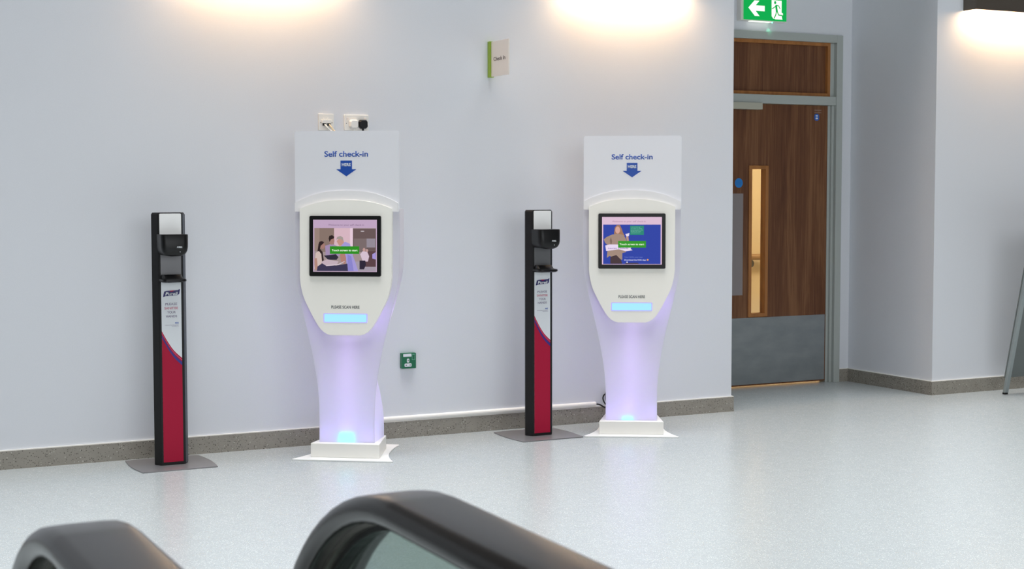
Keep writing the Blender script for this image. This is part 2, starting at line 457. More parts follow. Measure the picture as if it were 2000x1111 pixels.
def kiosk(loc, rotz, label, screen_fn, led):
    K = thing('self_check_in_kiosk', label, 'kiosk', loc, rotz, 'self check-in kiosks')
    # base plate with drawn-in sides
    right = [(.262, -.258), (.270, -.254), (.270, -.244), (.260, -.226), (.236, -.165), (.214, -.09), (.200, -.02), (.193, .05), (.189, .12), (.188, .19), (.192, .245), (.194, .262), (.188, .272)]
    out = right + [(-x, y) for x, y in right[::-1]]
    bm = bmesh.new(); prism_xy(bm, out, 0.0, .008)
    obj('base_plate', bm, M_whitegl, K, bevel=.002)
    bm = bmesh.new(); prism_xy(bm, [(-.186, -.190), (.186, -.190), (.154, .118), (-.154, .118)], .008, .083)
    obj('plinth', bm, M_white, K, bevel=.003)
    # front panel
    zs = [.083] + [z for z, _ in W_FRONT if z > .09] 
    bm = bmesh.new()
    T = .006
    prev = None
    for z in zs:
        w = interp(W_FRONT, z); y = yf(z)
        cur = [bm.verts.new(c) for c in ((-w, y, z), (w, y, z), (w, y+T, z), (-w, y+T, z))]
        if prev:
            for i in range(4): bm.faces.new((prev[i], prev[(i+1) % 4], cur[(i+1) % 4], cur[i]))
        else: bm.faces.new(cur[::-1])
        prev = cur
    bm.faces.new(prev)
    obj('front_panel', bm, M_frostf, K)
    # wrap-around cover behind it
    bm = bmesh.new(); prev = None
    for z in zs:
        w = interp(W_FRONT, z)-.003; wr = interp(W_REAR, z); yb = interp(Y_REAR, z); y = yf(z)+T
        r = min(.03, max(.01, (yb-y)*.3))
        ring = [(-w, y)]
        for i in range(5):
            a = R_(180 - 90*i/4); ring.append((-wr+r + r*math.cos(a), yb-r + r*math.sin(a)))
        for i in range(5):
            a = R_(90 - 90*i/4); ring.append((wr-r + r*math.cos(a), yb-r + r*math.sin(a)))
        ring.append((w, y))
        cur = [bm.verts.new((a, b, z)) for a, b in ring]
        if prev:
            for i in range(len(cur)-1): bm.faces.new((prev[i], prev[i+1], cur[i+1], cur[i]))
        prev = cur
    bm.faces.new(prev)
    o = obj('rear_cover', bm, M_frost, K, smooth=True, angle=50)
    # header sign
    HY = -.112
    bm = bmesh.new(); prism_xz(bm, rrect(-.279, .284, 1.305, 1.731, .012), HY, HY+.008)
    H = tag(obj('header_panel', bm, M_header, K), 'pale blue-white header board')
    lettering('Self check-in', -.118, .118, 1.596, .030, HY-.0002, M_bluetext, H, bold=.022)
    bm = bmesh.new()
    prism_xz(bm, [(-.031, 1.575), (.031, 1.575), (.031, 1.529), (.054, 1.529), (0, 1.492), (-.054, 1.529), (-.031, 1.529)], HY-.0008, HY)
    A = tag(obj('arrow_mark', bm, M_blue, H), 'blue down arrow')
    lettering('HERE', -.024, .024, 1.546, .0155, HY-.0009, M_print, A, bold=.03)
    # ivory backing with arched top, then the shield in front of it
    def arch(w, zc, ze, n=14):
        return [(-w + 2*w*i/n, zc - (zc-ze)*abs(-1+2*i/n)**2.4) for i in range(n+1)]
    body = [(.247, 1.0), (.2475, .96), (.242, .915), (.232, .87), (.219, .835), (.200, .797), (.182, .762), (.164, .730), (.148, .704), (.133, .685), (.116, .670), (.098, .660), (.080, .655)]
    bm = bmesh.new()
    pts = arch(.2485, 1.368, 1.322) + body + [(-x, z) for x, z in body[::-1]]
    # tilt with the body
    y0 = -.128
    prism_xz(bm, pts, y0-.022, y0+.02)
    for v in bm.verts: v.co.y += .045*(v.co.z-.9)/1.3
    S = obj('face_plate', bm, M_shield, K)
    bm = bmesh.new()
    prism_xz(bm, arch(.279, 1.418, 1.352) + [(.279, 1.306), (-.279, 1.306)], HY-.010, HY)
    tag(obj('arched_trim', bm, M_band, K), 'arched frosted trim under the header')
    def YS(z): return y0-.022 + .045*(z-.9)/1.3
    # screen
    tilt = math.atan(.045/1.3)
    scr = bpy.data.objects.new('monitor_pivot', None)
    bpy.data.objects.remove(scr)
    def tiltbm(bm, base=0.0):
        for v in bm.verts: v.co.y += YS(v.co.z) + base
        return bm
    bm = bmesh.new(); prism_xz(bm, rrect(-.193, .193, .966, 1.284, .008), -.012, .0)
    Mo = obj('monitor', tiltbm(bm), M_black, K, bevel=.0015)
    bm = bmesh.new(); prism_xz(bm, rrect(-.172, .172, .990, 1.264, .001), -.0125, -.0118)
    scrn = obj('screen', tiltbm(bm), screen_fn['bg'], Mo)
    def pane(name, pts, material, lay):
        b = bmesh.new(); prism_xz(b, pts, -.0125-.0002*lay, -.0122-.0002*lay)
        return b
    screen_fn['draw'](Mo, tiltbm)
    # scanner
    lettering('PLEASE SCAN HERE', -.076, .076, .796, .0165, 0, M_darktext, K, bold=.006).data.transform(Matrix.Translation((0, YS(.804)-.0003, 0)))
    bm = bmesh.new(); prism_xz(bm, rrect(-.119, .119, .721, .770, .006), -.0015, .0)
    sw = obj('scanner_surround', tiltbm(bm), M_scanrim, K)
    bm = bmesh.new(); prism_xz(bm, rrect(-.1135, .1135, .7255, .7655, .005), -.0025, -.0015)
    tag(obj('scanner_window', tiltbm(bm), M_scan, sw), 'glowing pale blue window')
    # lamp inside the leg
    bm = bmesh.new(); wx, hh, off = led
    prism_xz(bm, [(off-wx, .084), (off+wx, .084), (off+wx*.82, .084+hh), (off-wx*.82, .084+hh)], -.138, -.13)
    obj('lamp', bm, emission('cyan_led', (60, 235, 255), 6.5), K)
    def pl(name, loc, e, col, r=.03):
        d = bpy.data.lights.new(name, 'POINT'); d.energy = e; d.color = col; d.shadow_soft_size = r
        o = bpy.data.objects.new(name, d); C.objects.link(o); o.parent = K; o.location = loc
    pl('base_light', (off, -.085, .15), .30, (.50, .30, 1.0), .03)
    pl('base_light', (-.115, -.10, .13), .10, (.42, .28, 1.0), .02)
    pl('base_light', (.115, -.10, .13), .10, (.42, .28, 1.0), .02)
    for z in (.22, .30, .38, .46, .54, .62): pl('body_light', (0.0, -.070, z), .15, (.66, .42, 1.0), .045)
    for s_, e_ in ((1, .22), (-1, .10)):
        pl('side_light', (s_*.185, -.045, .78), e_, (.52, .32, 1.0), .03)
        pl('side_light', (s_*.155, -.045, .70), e_*.6, (.52, .32, 1.0), .03)
    return K

def em(rgb, s=1.0, cache={}):
    k = (rgb, s)
    if k not in cache: cache[k] = emission('screen_tone', rgb, s)
    return cache[k]
SX0, SX1, SZ0, SZ1 = -.172, .172, .990, 1.264
def sxz(u, v): return (SX0 + u*(SX1-SX0), SZ1 - v*(SZ1-SZ0))       # u right, v down, 0..1 of the display
def picture(Mo, tiltbm, name, shapes):
    """a screen picture: one mesh, each tone a flat shape"""
    mats = []; bm = bmesh.new()
    for i, (rgb, pts) in enumerate(shapes):
        k = em(rgb)
        if k not in mats: mats.append(k)
        y = -.0126 - .00004*i
        P = [sxz(u, v) for u, v in pts]
        f = bm.faces.new([bm.verts.new((x, y, z)) for x, z in P]); f.material_index = mats.index(k)
    o = obj(name, tiltbm(bm), mats, Mo)
    return o
def ell(cu, cv, ru, rv, n=16):
    return [(cu + ru*math.cos(2*math.pi*i/n), cv + rv*math.sin(2*math.pi*i/n)) for i in range(n)]
def rect(u0, v0, u1, v1): return [(u0, v0), (u1, v0), (u1, v1), (u0, v1)]
def stext(Mo, tiltbm, body, u0, u1, v, capv, rgb, bold=.0, shear=0.0, lay=-.0150):
    x0, _ = sxz(u0, 0); x1, _ = sxz(u1, 0); _, z = sxz(0, v)
    b = text_bm(body, x0, x1, z, capv*(SZ1-SZ0), lay, depth=.0003, bold=bold, shear=shear)
    return obj('lettering', tiltbm(b), em(rgb), Mo)

def draw_left(Mo, tb):
    S = []
    S.append(((172, 150, 172), rect(0, 0, 1, 1)))
    S.append(((176, 152, 178), rect(.008, .01, .99, .16)))
    S.append(((148, 132, 132), rect(.02, .16, .985, .985)))
    S.append(((124, 106, 98), rect(.09, .16, .33, .62)))          # timber wall
    S.append(((140, 120, 112), rect(.02, .16, .10, .60)))
    S.append(((196, 166, 176), rect(.33, .16, .62, .66)))         # bright pillar
    S.append(((210, 186, 200), rect(.58, .16, .625, .66)))
    S.append(((96, 80, 80), rect(.625, .17, .985, .62)))          # room behind
    S.append(((112, 98, 98), rect(.64, .36, .84, .62)))
    S.append(((136, 128, 138), rect(.84, .36, .975, .53)))
    S.append(((198, 190, 196), ell(.775, .22, .03, .008)))
    S.append(((150, 140, 152), rect(.625, .80, .985, .985)))
    S.append(((84, 62, 66), rect(.80, .60, .985, .90)))
    S.append(((196, 176, 190), [(.74, .66), (.78, .60), (.85, .61), (.88, .70), (.86, .80), (.78, .80)]))
    S.append(((176, 140, 136), ell(.80, .575, .022, .035)))
    S.append(((176, 140, 136), ell(.845, .59, .02, .03)))
    S.append(((44, 38, 52), [(.73, .78), (.82, .78), (.83, .86), (.80, .95), (.73, .95)]))
    S.append(((150, 136, 198), [(.93, .66), (.98, .62), (.985, .76), (.93, .74)]))
    S.append(((148, 128, 160), [(.19, .50), (.30, .46), (.40, .52), (.42, .70), (.20, .70)]))      # man in the middle
    S.append(((150, 112, 104), ell(.295, .405, .042, .075)))
    S.append(((44, 34, 34), [(.245, .36), (.255, .31), (.30, .295), (.335, .33), (.325, .36), (.28, .38), (.26, .43)]))
    S.append(((150, 112, 104), ell(.15, .50, .038, .062)))                                          # woman at left
    S.append(((46, 34, 36), [(.085, .47), (.10, .42), (.14, .41), (.175, .43), (.16, .46), (.12, .50), (.11, .56), (.15, .62), (.17, .78), (.14, .80), (.11, .68), (.07, .60)]))
    S.append(((190, 170, 164), [(.04, .64), (.09, .60), (.13, .66), (.14, .80), (.12, .95), (.02, .95)]))
    S.append(((164, 126, 114), [(.02, .74), (.06, .74), (.08, .96), (.03, .96)]))
    S.append(((178, 134, 122), [(.37, .41), (.40, .37), (.47, .37), (.49, .44), (.45, .50), (.41, .50)]))  # doctor
    S.append(((150, 140, 134), [(.365, .38), (.38, .33), (.43, .31), (.47, .34), (.48, .41), (.45, .38), (.40, .37)]))
    S.append(((150, 140, 196), [(.44, .50), (.50, .42), (.58, .46), (.62, .66), (.66, .80), (.71, .985), (.54, .985), (.52, .75)]))
    S.append(((128, 122, 186), [(.54, .66), (.60, .70), (.64, .985), (.55, .985)]))
    S.append(((160, 116, 106), [(.42, .66), (.50, .64), (.52, .74), (.50, .86), (.44, .80)]))
    S.append(((46, 42, 56), [(.17, .69), (.36, .66), (.40, .72), (.37, .77), (.24, .77)]))
    S.append(((56, 52, 76), [(.07, .90), (.16, .82), (.36, .88), (.54, .84), (.55, .985), (.06, .985)]))
    S.append(((178, 160, 170), [(.12, .82), (.22, .76), (.40, .80), (.38, .85), (.20, .88)]))
    S.append(((196, 182, 192), [(.20, .875), (.40, .85), (.50, .79), (.49, .81), (.40, .87), (.21, .89)]))
    S.append(((44, 130, 34), rect(.265, .51, .725, .655)))
    picture(Mo, tb, 'screen_picture', S)
    stext(Mo, tb, 'Welcome to your self check-in', .24, .80, .115, .035, (112, 92, 116))
    stext(Mo, tb, 'Touch screen to start', .295, .70, .603, .038, (232, 240, 224), bold=.012)
def draw_right(Mo, tb):
    S = []
    S.append(((206, 176, 198), rect(0, 0, 1, 1)))
    S.append(((204, 176, 196), rect(.008, .01, .99, .16)))
    S.append(((50, 66, 152), rect(.02, .16, .98, .99)))
    S.append(((150, 110, 88), [(.20, .35), (.215, .22), (.25, .17), (.30, .17), (.33, .25), (.35, .33), (.38, .40), (.34, .43), (.25, .40)]))
    S.append(((196, 152, 140), ell(.262, .275, .04, .075)))
    S.append(((150, 128, 116), [(.03, .47), (.08, .42), (.17, .37), (.27, .35), (.36, .38), (.40, .46), (.42, .55), (.40, .74), (.34, .76), (.34, .90), (.22, .88), (.13, .82), (.08, .86), (.10, .60), (.05, .54)]))
    S.append(((120, 100, 90), [(.15, .42), (.17, .52), (.15, .60), (.13, .50)]))
    S.append(((70, 56, 60), [(.14, .84), (.24, .80), (.32, .90), (.34, .985), (.14, .985)]))
    S.append(((170, 136, 124), [(.40, .42), (.44, .40), (.45, .50), (.42, .52)]))
    S.append(((216, 204, 222), [(.39, .36), (.46, .34), (.45, .40), (.41, .41)]))
    S.append(((46, 126, 110), rect(.47, .185, .70, .38)))
    S.append(((214, 200, 222), [(.055, .60), (.12, .58), (.26, .58), (.40, .64), (.49, .64), (.48, .67), (.51, .70), (.40, .72), (.28, .68), (.18, .70), (.07, .715)]))
    S.append(((54, 140, 44), rect(.27, .505, .735, .645)))
    S.append(((216, 150, 100), ell(.765, .90, .016, .018)))
    S.append(((240, 236, 240), ell(.42, .952, .010, .014)))
    S.append(((60, 50, 50), [(.38, .985), (.40, .965), (.60, .965), (.62, .985)]))
    picture(Mo, tb, 'screen_picture', S)
    stext(Mo, tb, 'Welcome to your self check-in', .17, .73, .11, .035, (150, 116, 140))
    stext(Mo, tb, 'Touch screen to start', .295, .705, .590, .038, (236, 244, 226), bold=.014)
    stext(Mo, tb, 'Lauren, Midwife', .10, .44, .672, .030, (90, 50, 140), shear=.3)
    stext(Mo, tb, 'Your NHS, your way', .375, .68, .855, .024, (120, 136, 204))
    stext(Mo, tb, 'Download the NHS App', .375, .735, .915, .026, (214, 214, 238), bold=.012)
    stext(Mo, tb, 'I use the NHS App', .485, .64, .22, .014, (150, 200, 190))
    stext(Mo, tb, 'to order my repeat', .485, .67, .25, .014, (150, 200, 190))
    stext(Mo, tb, 'prescriptions and', .485, .68, .28, .014, (150, 200, 190))
    stext(Mo, tb, 'book my next', .485, .65, .31, .014, (150, 200, 190))
    stext(Mo, tb, 'appointment', .485, .64, .34, .014, (150, 200, 190))

kiosk((2.955, -.372, 0), R_(-35), 'white frosted self check-in kiosk, nearer of the two, screen showing a hospital ward scene',
      {'bg': em((172, 150, 172)), 'draw': draw_left}, (.046, .052, -.003))
kiosk((4.695, -.392, 0), R_(-31), 'white frosted self check-in kiosk nearer the door, screen with a woman on blue',
      {'bg': em((206, 176, 198)), 'draw': draw_right}, (.034, .022, -.022))

# ------------------------------------------------------------------ sanitiser stands
def sanitiser(loc, label):
    T = thing('sanitiser_stand', label, 'hand sanitiser stand', loc, 0, 'hand sanitiser stands')
    n = 6
    right = [(.193, -.19)] + [(.193 + .016*math.sin(math.pi*i/n), -.19 + .38*i/n) for i in range(1, n)] + [(.193, .19)]
    front = [(.193 - .386*i/n, .19 + .012*math.sin(math.pi*i/n)) for i in range(1, n)]
    left = [(-.193, .19)] + [(-.193 - .016*math.sin(math.pi*i/n), .19 - .38*i/n) for i in range(1, n)] + [(-.193, -.19)]
    bm = bmesh.new(); prism_xy(bm, right + front + left, 0, .006)
    obj('base_plate', bm, M_baseplate, T, bevel=.0015)
    PZ = 1.306
    # post: black box widening towards the back; local front face at y=-.05
    bm = bmesh.new()
    prism_xy(bm, [(-.060, -.050), (.060, -.050), (.064, -.047), (.086, -.008), (.084, .006), (-.084, .006), (-.086, -.008), (-.064, -.047)], .006, PZ-.010)
    tops = [v for v in bm.verts if v.co.z > 1]
    topf = [f for f in bm.faces if all(v in tops for v in f.verts)][0]
    ex = bmesh.ops.extrude_face_region(bm, geom=[topf])
    for g_ in ex['geom']:
        if isinstance(g_, bmesh.types.BMVert): g_.co.z += .010; g_.co.x *= .93
    bmesh.ops.delete(bm, geom=[topf], context='FACES_ONLY')
    obj('post', bm, M_post, T, bevel=.002)
    bm = bmesh.new()
    prism_xy(bm, [(.0645, -.047), (.0662, -.046), (.0875, -.009), (.0862, -.008)], .012, PZ-.010)
    tag(obj('edge_trim', bm, M_rim, T), 'slate blue edge strip')
    FY = -.0505
    px = .0515
    # lower graphic
    Z0, Z1 = .022, .955
    def crv(off, n=14):
        # boundary from left (higher) to right (lower), slightly S-shaped
        return [(-px + 2*px*i/n, .700+off - .142*(i/n)**1.0 - .018*math.sin(math.pi*i/n)) for i in range(n+1)]
    def panel(name, pts, material, lay, parent=T):
        b = bmesh.new(); prism_xz(b, pts, FY-.0012-.0004*lay, FY-.0004*lay if lay else FY); return obj(name, b, material, parent)
    g = panel('graphic_panel', [(-px, Z0), (px, Z0), (px, Z1), (-px, Z1)], M_print, 0)
    panel('red_print', [(-px, Z0)] + [(px, Z0)] + crv(0)[::-1], M_red, 1, g)
    c1, c2 = crv(-.020), crv(-.034)
    panel('purple_stripe', [(x, z) for x, z in c1] + [(x, z - .0) for x, z in [(a, b-.004*i/14) for i, (a, b) in enumerate(c2)][::-1]], M_navy, 2, g)
    cc1, cc2 = crv(-.008), crv(-.013)
    panel('pink_stripe', cc1 + cc2[::-1], mat('pink_print', (214, 70, 110), .35), 2, g)
    # logo
    bm = bmesh.new()
    lg = [(-.043, .874), (-.030, .879), (.030, .881), (.041, .889), (.046, .914), (.034, .908), (-.022, .906), (-.036, .902)]
    prism_xz(bm, lg, FY-.0026, FY-.0012)
    logo = obj('logo_banner', bm, M_navyd, g)
    bm = bmesh.new(); prism_xz(bm, [(-.012, .9065), (.016, .9075), (.010, .903), (0, .9005)], FY-.0030, FY-.0026)
    obj('logo_accent', bm, M_red, logo)
    lettering('Purell', -.031, .034, .883, .0170, FY-.0026, M_print, logo, bold=.035, shear=.18)
    for s_, x0, x1, z, mt in (('PLEASE', -.031, .030, .832, M_greytext), ('SANITISE', -.036, .034, .811, M_pinktext), ('YOUR', -.022, .022, .790, M_greytext), ('HANDS', -.029, .028, .769, M_greytext)):
        lettering(s_, x0, x1, z, .0118, FY-.0012, mt, g, bold=.012)
    lettering('NHS', .018, .036, .736, .008, FY-.0012, M_bluetext, g, bold=.03)
    lettering('University Hospitals', -.034, .036, .728, .0042, FY-.0012, M_greytext, g)
    lettering('NHS Foundation Trust', .002, .036, .722, .0034, FY-.0012, M_greytext, g)
    # upper white plate and grey plate
    b = bmesh.new(); prism_xz(b, rrect(-.056, .056, 1.19, 1.301, .006), FY-.004, FY); obj('top_panel', b, M_platewhite, T)
    b = bmesh.new(); prism_xz(b, rrect(-.053, .053, .985, 1.192, .002), FY-.003, FY); tag(obj('back_plate', b, M_silver, T), 'grey metal plate behind the nozzle')
    # dispenser
    b = bmesh.new()
    def sec(z, w, d, rb):
        pts = []
        for i in range(7):
            a = R_(180 + 90*i/6); pts.append((-w+rb + rb*math.cos(a), -d+rb + rb*math.sin(a)))
        for i in range(7):
            a = R_(270 + 90*i/6); pts.append((w-rb + rb*math.cos(a), -d+rb + rb*math.sin(a)))
        return [(-w, 0)] + pts + [(w, 0)]
    rows = [(1.196, .070, .100, .028), (1.19, .0705, .103, .028), (1.13, .069, .105, .028), (1.108, .066, .104, .028), (1.096, .061, .098, .030), (1.090, .052, .085, .03)]
    prev = None
    for z, w, d, rb in rows:
        cur = [b.verts.new((x, y+FY, z)) for x, y in sec(z, w, d, rb)]
        if prev:
            for i in range(len(cur)): b.faces.new((prev[i], prev[(i+1) % len(cur)], cur[(i+1) % len(cur)], cur[i]))
        else: b.faces.new(cur)
        prev = cur
    b.faces.new(prev[::-1])
    for v in b.verts:
        if v.co.z < 1.12: v.co.z += .012*(v.co.x/.066)**2 - .006
    dsp = obj('dispenser', b, M_black, T, smooth=True, angle=40)
    lettering('PURELL', .006, .034, 1.128, .0075, FY-.1052, M_print, dsp, bold=.03, shear=.25)
    b = bmesh.new(); prism_xz(b, disc(.022, 1.108, .002, 10), FY-.1058, FY-.104); obj('indicator', b, M_print, dsp)
    # drip tray
    b = bmesh.new(); prev = None
    for z, w, d in ((.990, .050, .03), (.972, .052, .060), (.968, .062, .088), (.958, .063, .090), (.952, .056, .080)):
        cur = [b.verts.new((x, y+FY, z)) for x, y in sec(z, w, d, min(.026, d*.45))]
        if prev:
            for i in range(len(cur)): b.faces.new((prev[i], prev[(i+1) % len(cur)], cur[(i+1) % len(cur)], cur[i]))
        else: b.faces.new(cur)
        prev = cur
    b.faces.new(prev[::-1])
    obj('drip_tray', b, M_black, T, smooth=True, angle=30)
    return T
def copy_tree(o, parent=None):
    c = o.copy(); C.objects.link(c)
    if parent: c.parent = parent
    for ch in list(o.children): copy_tree(ch, c)
    return c
s1 = sanitiser((1.992, -.252, 0), 'black and crimson hand sanitiser stand at the far left, left of the nearer kiosk')
s2 = copy_tree(s1); s2.location = (4.128, -.290, 0)
s2['label'] = 'black and crimson hand sanitiser stand between the two kiosks, close beside the right one'

# ------------------------------------------------------------------ sockets above the left kiosk
def faceplate(name, x0, x1, z0, z1, label, cat):
    t = thing(name, label, cat, ((x0+x1)/2, 0, (z0+z1)/2))
    b = bmesh.new(); hx, hz = (x1-x0)/2, (z1-z0)/2
    prism_xz(b, rrect(-hx, hx, -hz, hz, .004), -.011, 0)
    obj('faceplate', b, M_white, t, bevel=.0025)
    for s in (-1, 1):
        b = bmesh.new(); cyl(b, (s*(hx-.012), -.0118, -.004 if hx > .06 else -.003), 'y', .0028, .002, 12)
        obj('screw', b, M_silver, t)
    return t, hx, hz
t, hx, hz = faceplate('data_outlet', 2.903, 2.992, 1.750, 1.842, 'square white data outlet with two cables, left of the pair above the nearer kiosk', 'data outlet')
b = bmesh.new(); box(b, -.028, .027, -.024, -.011, -.006, .012); obj('outlet_module', b, M_white, t, bevel=.002)
for x in (-.014, .013):
    b = bmesh.new(); cyl(b, (x, -.015, .018), 'y', .006, .004, 14); obj('label_dome', b, M_white, t)
    b = bmesh.new(); box(b, x-.008, x+.008, -.022, -.011, -.020, -.006); obj('port', b, M_black, t)
for x, dx, mt, lab in ((-.012, .044, M_pipe, 'white network cable curving down from the left port of the data outlet'), (.014, .034, mat('cream_cable', (236, 214, 176), .4), 'cream network cable hanging from the right port of the data outlet')):
    b = bmesh.new()
    tube(b, catmull([(2.9475+x, -.020, 1.783), (2.9475+x+.004, -.034, 1.772), (2.9475+x+dx*.5, -.040, 1.752), (2.9475+x+dx, -.042, 1.735), (2.9475+x+dx, -.045+.4*x, 1.70), (2.9475+x+dx+x, -.045, 1.60)]), .0040)
    tag(obj('network_cable', b, mt, smooth=True, angle=60), lab, 'cable')
t, hx, hz = faceplate('double_socket', 3.054, 3.200, 1.752, 1.840, 'white double power socket with two plugs, above the nearer kiosk', 'power socket')
for x in (-.054, .054):
    b = bmesh.new(); box(b, x-.006, x+.006, -.0145, -.011, .014, .027); obj('rocker_switch', b, M_signface, t, bevel=.001)
def plug(x, z, mt, label):
    b = bmesh.new(); prev = None
    out = [(-.017, .027), (.017, .027), (.025, .016), (.026, -.012), (.016, -.023), (-.016, -.023), (-.026, -.012), (-.025, .016)]
    for y, k in ((-.011, 1.0), (-.030, .97), (-.038, .80)):
        cur = [b.verts.new((u*k, y, v*k)) for u, v in out]
        if prev:
            for i in range(8): b.faces.new((prev[i], prev[(i+1) % 8], cur[(i+1) % 8], cur[i]))
        else: b.faces.new(cur[::-1])
        prev = cur
    b.faces.new(prev)
    P = thing('power_plug', label, 'plug', (x, 0, z))
    obj('plug_body', b, mt, P, bevel=.002)
    b = bmesh.new(); tube(b, catmull([(0, -.022, -.02), (0, -.024, -.05), (.002, -.03, -.10), (-.01, -.045, -.25), (-.05, -.06, -.46)]), .0045 if mt is not M_black else .0055)
    obj('power_cord', b, mt, P, smooth=True, angle=60)
plug(3.105, 1.786, M_white, 'white power plug in the left side of the double socket')
plug(3.161, 1.786, M_black, 'black power plug in the right side of the double socket')

# green key switch plate low on the wall
t = thing('green_switch_plate', 'small green switch plate low on the wall between the kiosks', 'switch', (3.429, 0, .4445))
b = bmesh.new(); prism_xz(b, rrect(-.044, .044, -.0445, .0445, .004), -.030, 0)
obj('green_box', b, M_green, t, bevel=.002)
def gp(name, x0, x1, z0, z1, mt, y=-.031, r=.002):
    b = bmesh.new(); prism_xz(b, rrect(x0, x1, z0, z1, r), y, y+.001); return obj(name, b, mt, t)
gp('label_strip', -.036, .015, .024, .040, M_print)
gp('key_slot_surround', -.013, .001, -.010, .013, M_print, r=.005)
gp('key_slot', -.008, -.004, -.002, .006, M_black, -.0318, .001)
gp('indicator_window', -.028, .015, -.034, -.015, M_print, r=.005)
for x in (-.018, .006):
    gp('indicator_dot', x-.003, x+.003, -.027, -.022, M_black, -.0318, .002)
b = bmesh.new()
for a in ((.018, .020, .004, .030), (.034, .036, .004, .030), (.020, .034, .004, .006)): box(b, a[0], a[1], -.031, -.030, a[2], a[3])
box(b, .019, .036, -.031, -.030, .034, .038)
obj('embossed_mark', b, mat('pale_green', (110, 176, 150), .4), t)

# conduit on the skirting and the kiosk cable
b = bmesh.new(); out = [(0, .0985), (-.010, .0985), (-.017, .104), (-.019, .112), (-.017, .120), (-.010, .126), (0, .126)]
prism_yz(b, out, 3.05, 4.676)
tag(obj('cable_trunking', b, M_pipe, smooth=True, angle=50), 'white half-round cable trunking running along the top of the skirting', 'cable trunking')
b = bmesh.new()
tube(b, catmull([(4.674, -.010, .112), (4.70, -.016, .108), (4.735, -.03, .088), (4.78, -.05, .07), (4.80, -.08, .06)]), .0045)
tag(obj('black_cable', b, M_black, smooth=True, angle=60), 'black power cable from the trunking end into the right kiosk', 'cable')
b = bmesh.new()
tube(b, catmull([(4.745, -.02, .100), (4.727, -.022, .125), (4.720, -.022, .150), (4.735, -.022, .172), (4.765, -.022, .165), (4.78, -.022, .13), (4.76, -.022, .11), (4.742, -.022, .13), (4.738, -.022, .16), (4.742, -.022, .186)]), .004)
tag(obj('coiled_cable', b, M_black, smooth=True, angle=60), 'small coil of black cable behind the right kiosk, above the skirting', 'cable')

# ------------------------------------------------------------------ projecting sign
t = thing('check_in_sign', 'cream projecting sign reading Check In with a lime green wall strip', 'sign', (3.962, 0, 2.178))
b = bmesh.new(); box(b, -.014, .014, -.030, 0, -.104, .104); tag(obj('wall_bracket', b, M_lime, t, bevel=.002), 'lime green edge strip')
b = bmesh.new(); box(b, -.004, .004, -.250, -.028, -.101, .101); fc = obj('sign_panel', b, M_signface, t, bevel=.001)
lb = text_bm('Check In', 0, .150, 0, .024, 0, depth=.0006)
for v in lb.verts:
    x, y, z = v.co; v.co = (-.0046 + y, -.062 - x, z - .012)
obj('lettering', lb, mat('brown_lettering', (84, 62, 56), .5), t)

# ------------------------------------------------------------------ exit sign above the door
t = thing('exit_sign', 'green illuminated exit sign with running figure and left arrow above the door', 'exit sign', (6.547, RD, 2.705))
b = bmesh.new(); box(b, -.205, .190, -.052, 0, -.094, .094); obj('housing', b, M_white, t, bevel=.003)
b = bmesh.new(); box(b, -.184, .181, -.062, -.052, -.088, .092); face = obj('green_panel', b, M_exitgreen, t)
Y = -.0625
b = bmesh.new()
prism_xz(b, [(-.150, -.006), (-.098, .046), (-.056, .046), (-.088, .012), (-.010, .012), (-.010, -.026), (-.088, -.026), (-.054, -.062), (-.094, -.062)], Y-.0005, Y)
obj('arrow_pictogram', b, M_exitwhite, face)
b = bmesh.new(); prism_xz(b, [(.050, .056), (.137, .056), (.137, -.028), (.150, -.034), (.147, -.050), (.138, -.052), (.145, -.077), (.084, -.077), (.064, -.072), (.051, -.056)], Y-.0005, Y)
obj('doorway_pictogram', b, M_exitwhite, face)
b = bmesh.new()
def limb(pts, w):
    for (x0, z0), (x1, z1) in zip(pts, pts[1:]):
        d = Vector((x1-x0, z1-z0)); d.normalize(); nx, nz = -d.y*w/2, d.x*w/2
        prism_xz(b, [(x0+nx, z0+nz), (x1+nx, z1+nz), (x1-nx, z1-nz), (x0-nx, z0-nz)], Y-.0012, Y-.0005)
prism_xz(b, disc(.080, .040, .0095, 16, .011), Y-.0012, Y-.0005)
limb([(.088, .022), (.096, -.026)], .017)
limb([(.092, .021), (.070, .004), (.052, -.006)], .0065); limb([(.086, .022), (.112, .018), (.124, -.004)], .0065)
limb([(.092, -.024), (.086, -.046), (.072, -.072)], .0080); limb([(.100, -.022), (.110, -.046), (.146, -.048)], .0080)
obj('running_figure', b, M_exitgreen, face)
b = bmesh.new(); prism_xz(b, disc(.070, -.099, .0028, 10), -.046, -.040); obj('indicator_led', b, M_led_green, t)
b = bmesh.new(); box(b, -.115, .062, -.048, -.012, -.0985, -.094); obj('light_slot', b, M_exitwhite, t)
d = bpy.data.lights.new('indicator_glow', 'SPOT'); d.energy = .10; d.color = (.1, 1, .5); d.shadow_soft_size = .003; d.spot_size = R_(42); d.spot_blend = .5
o = bpy.data.objects.new('indicator_glow', d); C.objects.link(o); o.parent = t; o.location = (.070, -.042, -.104); o.rotation_euler = (R_(34), 0, 0)

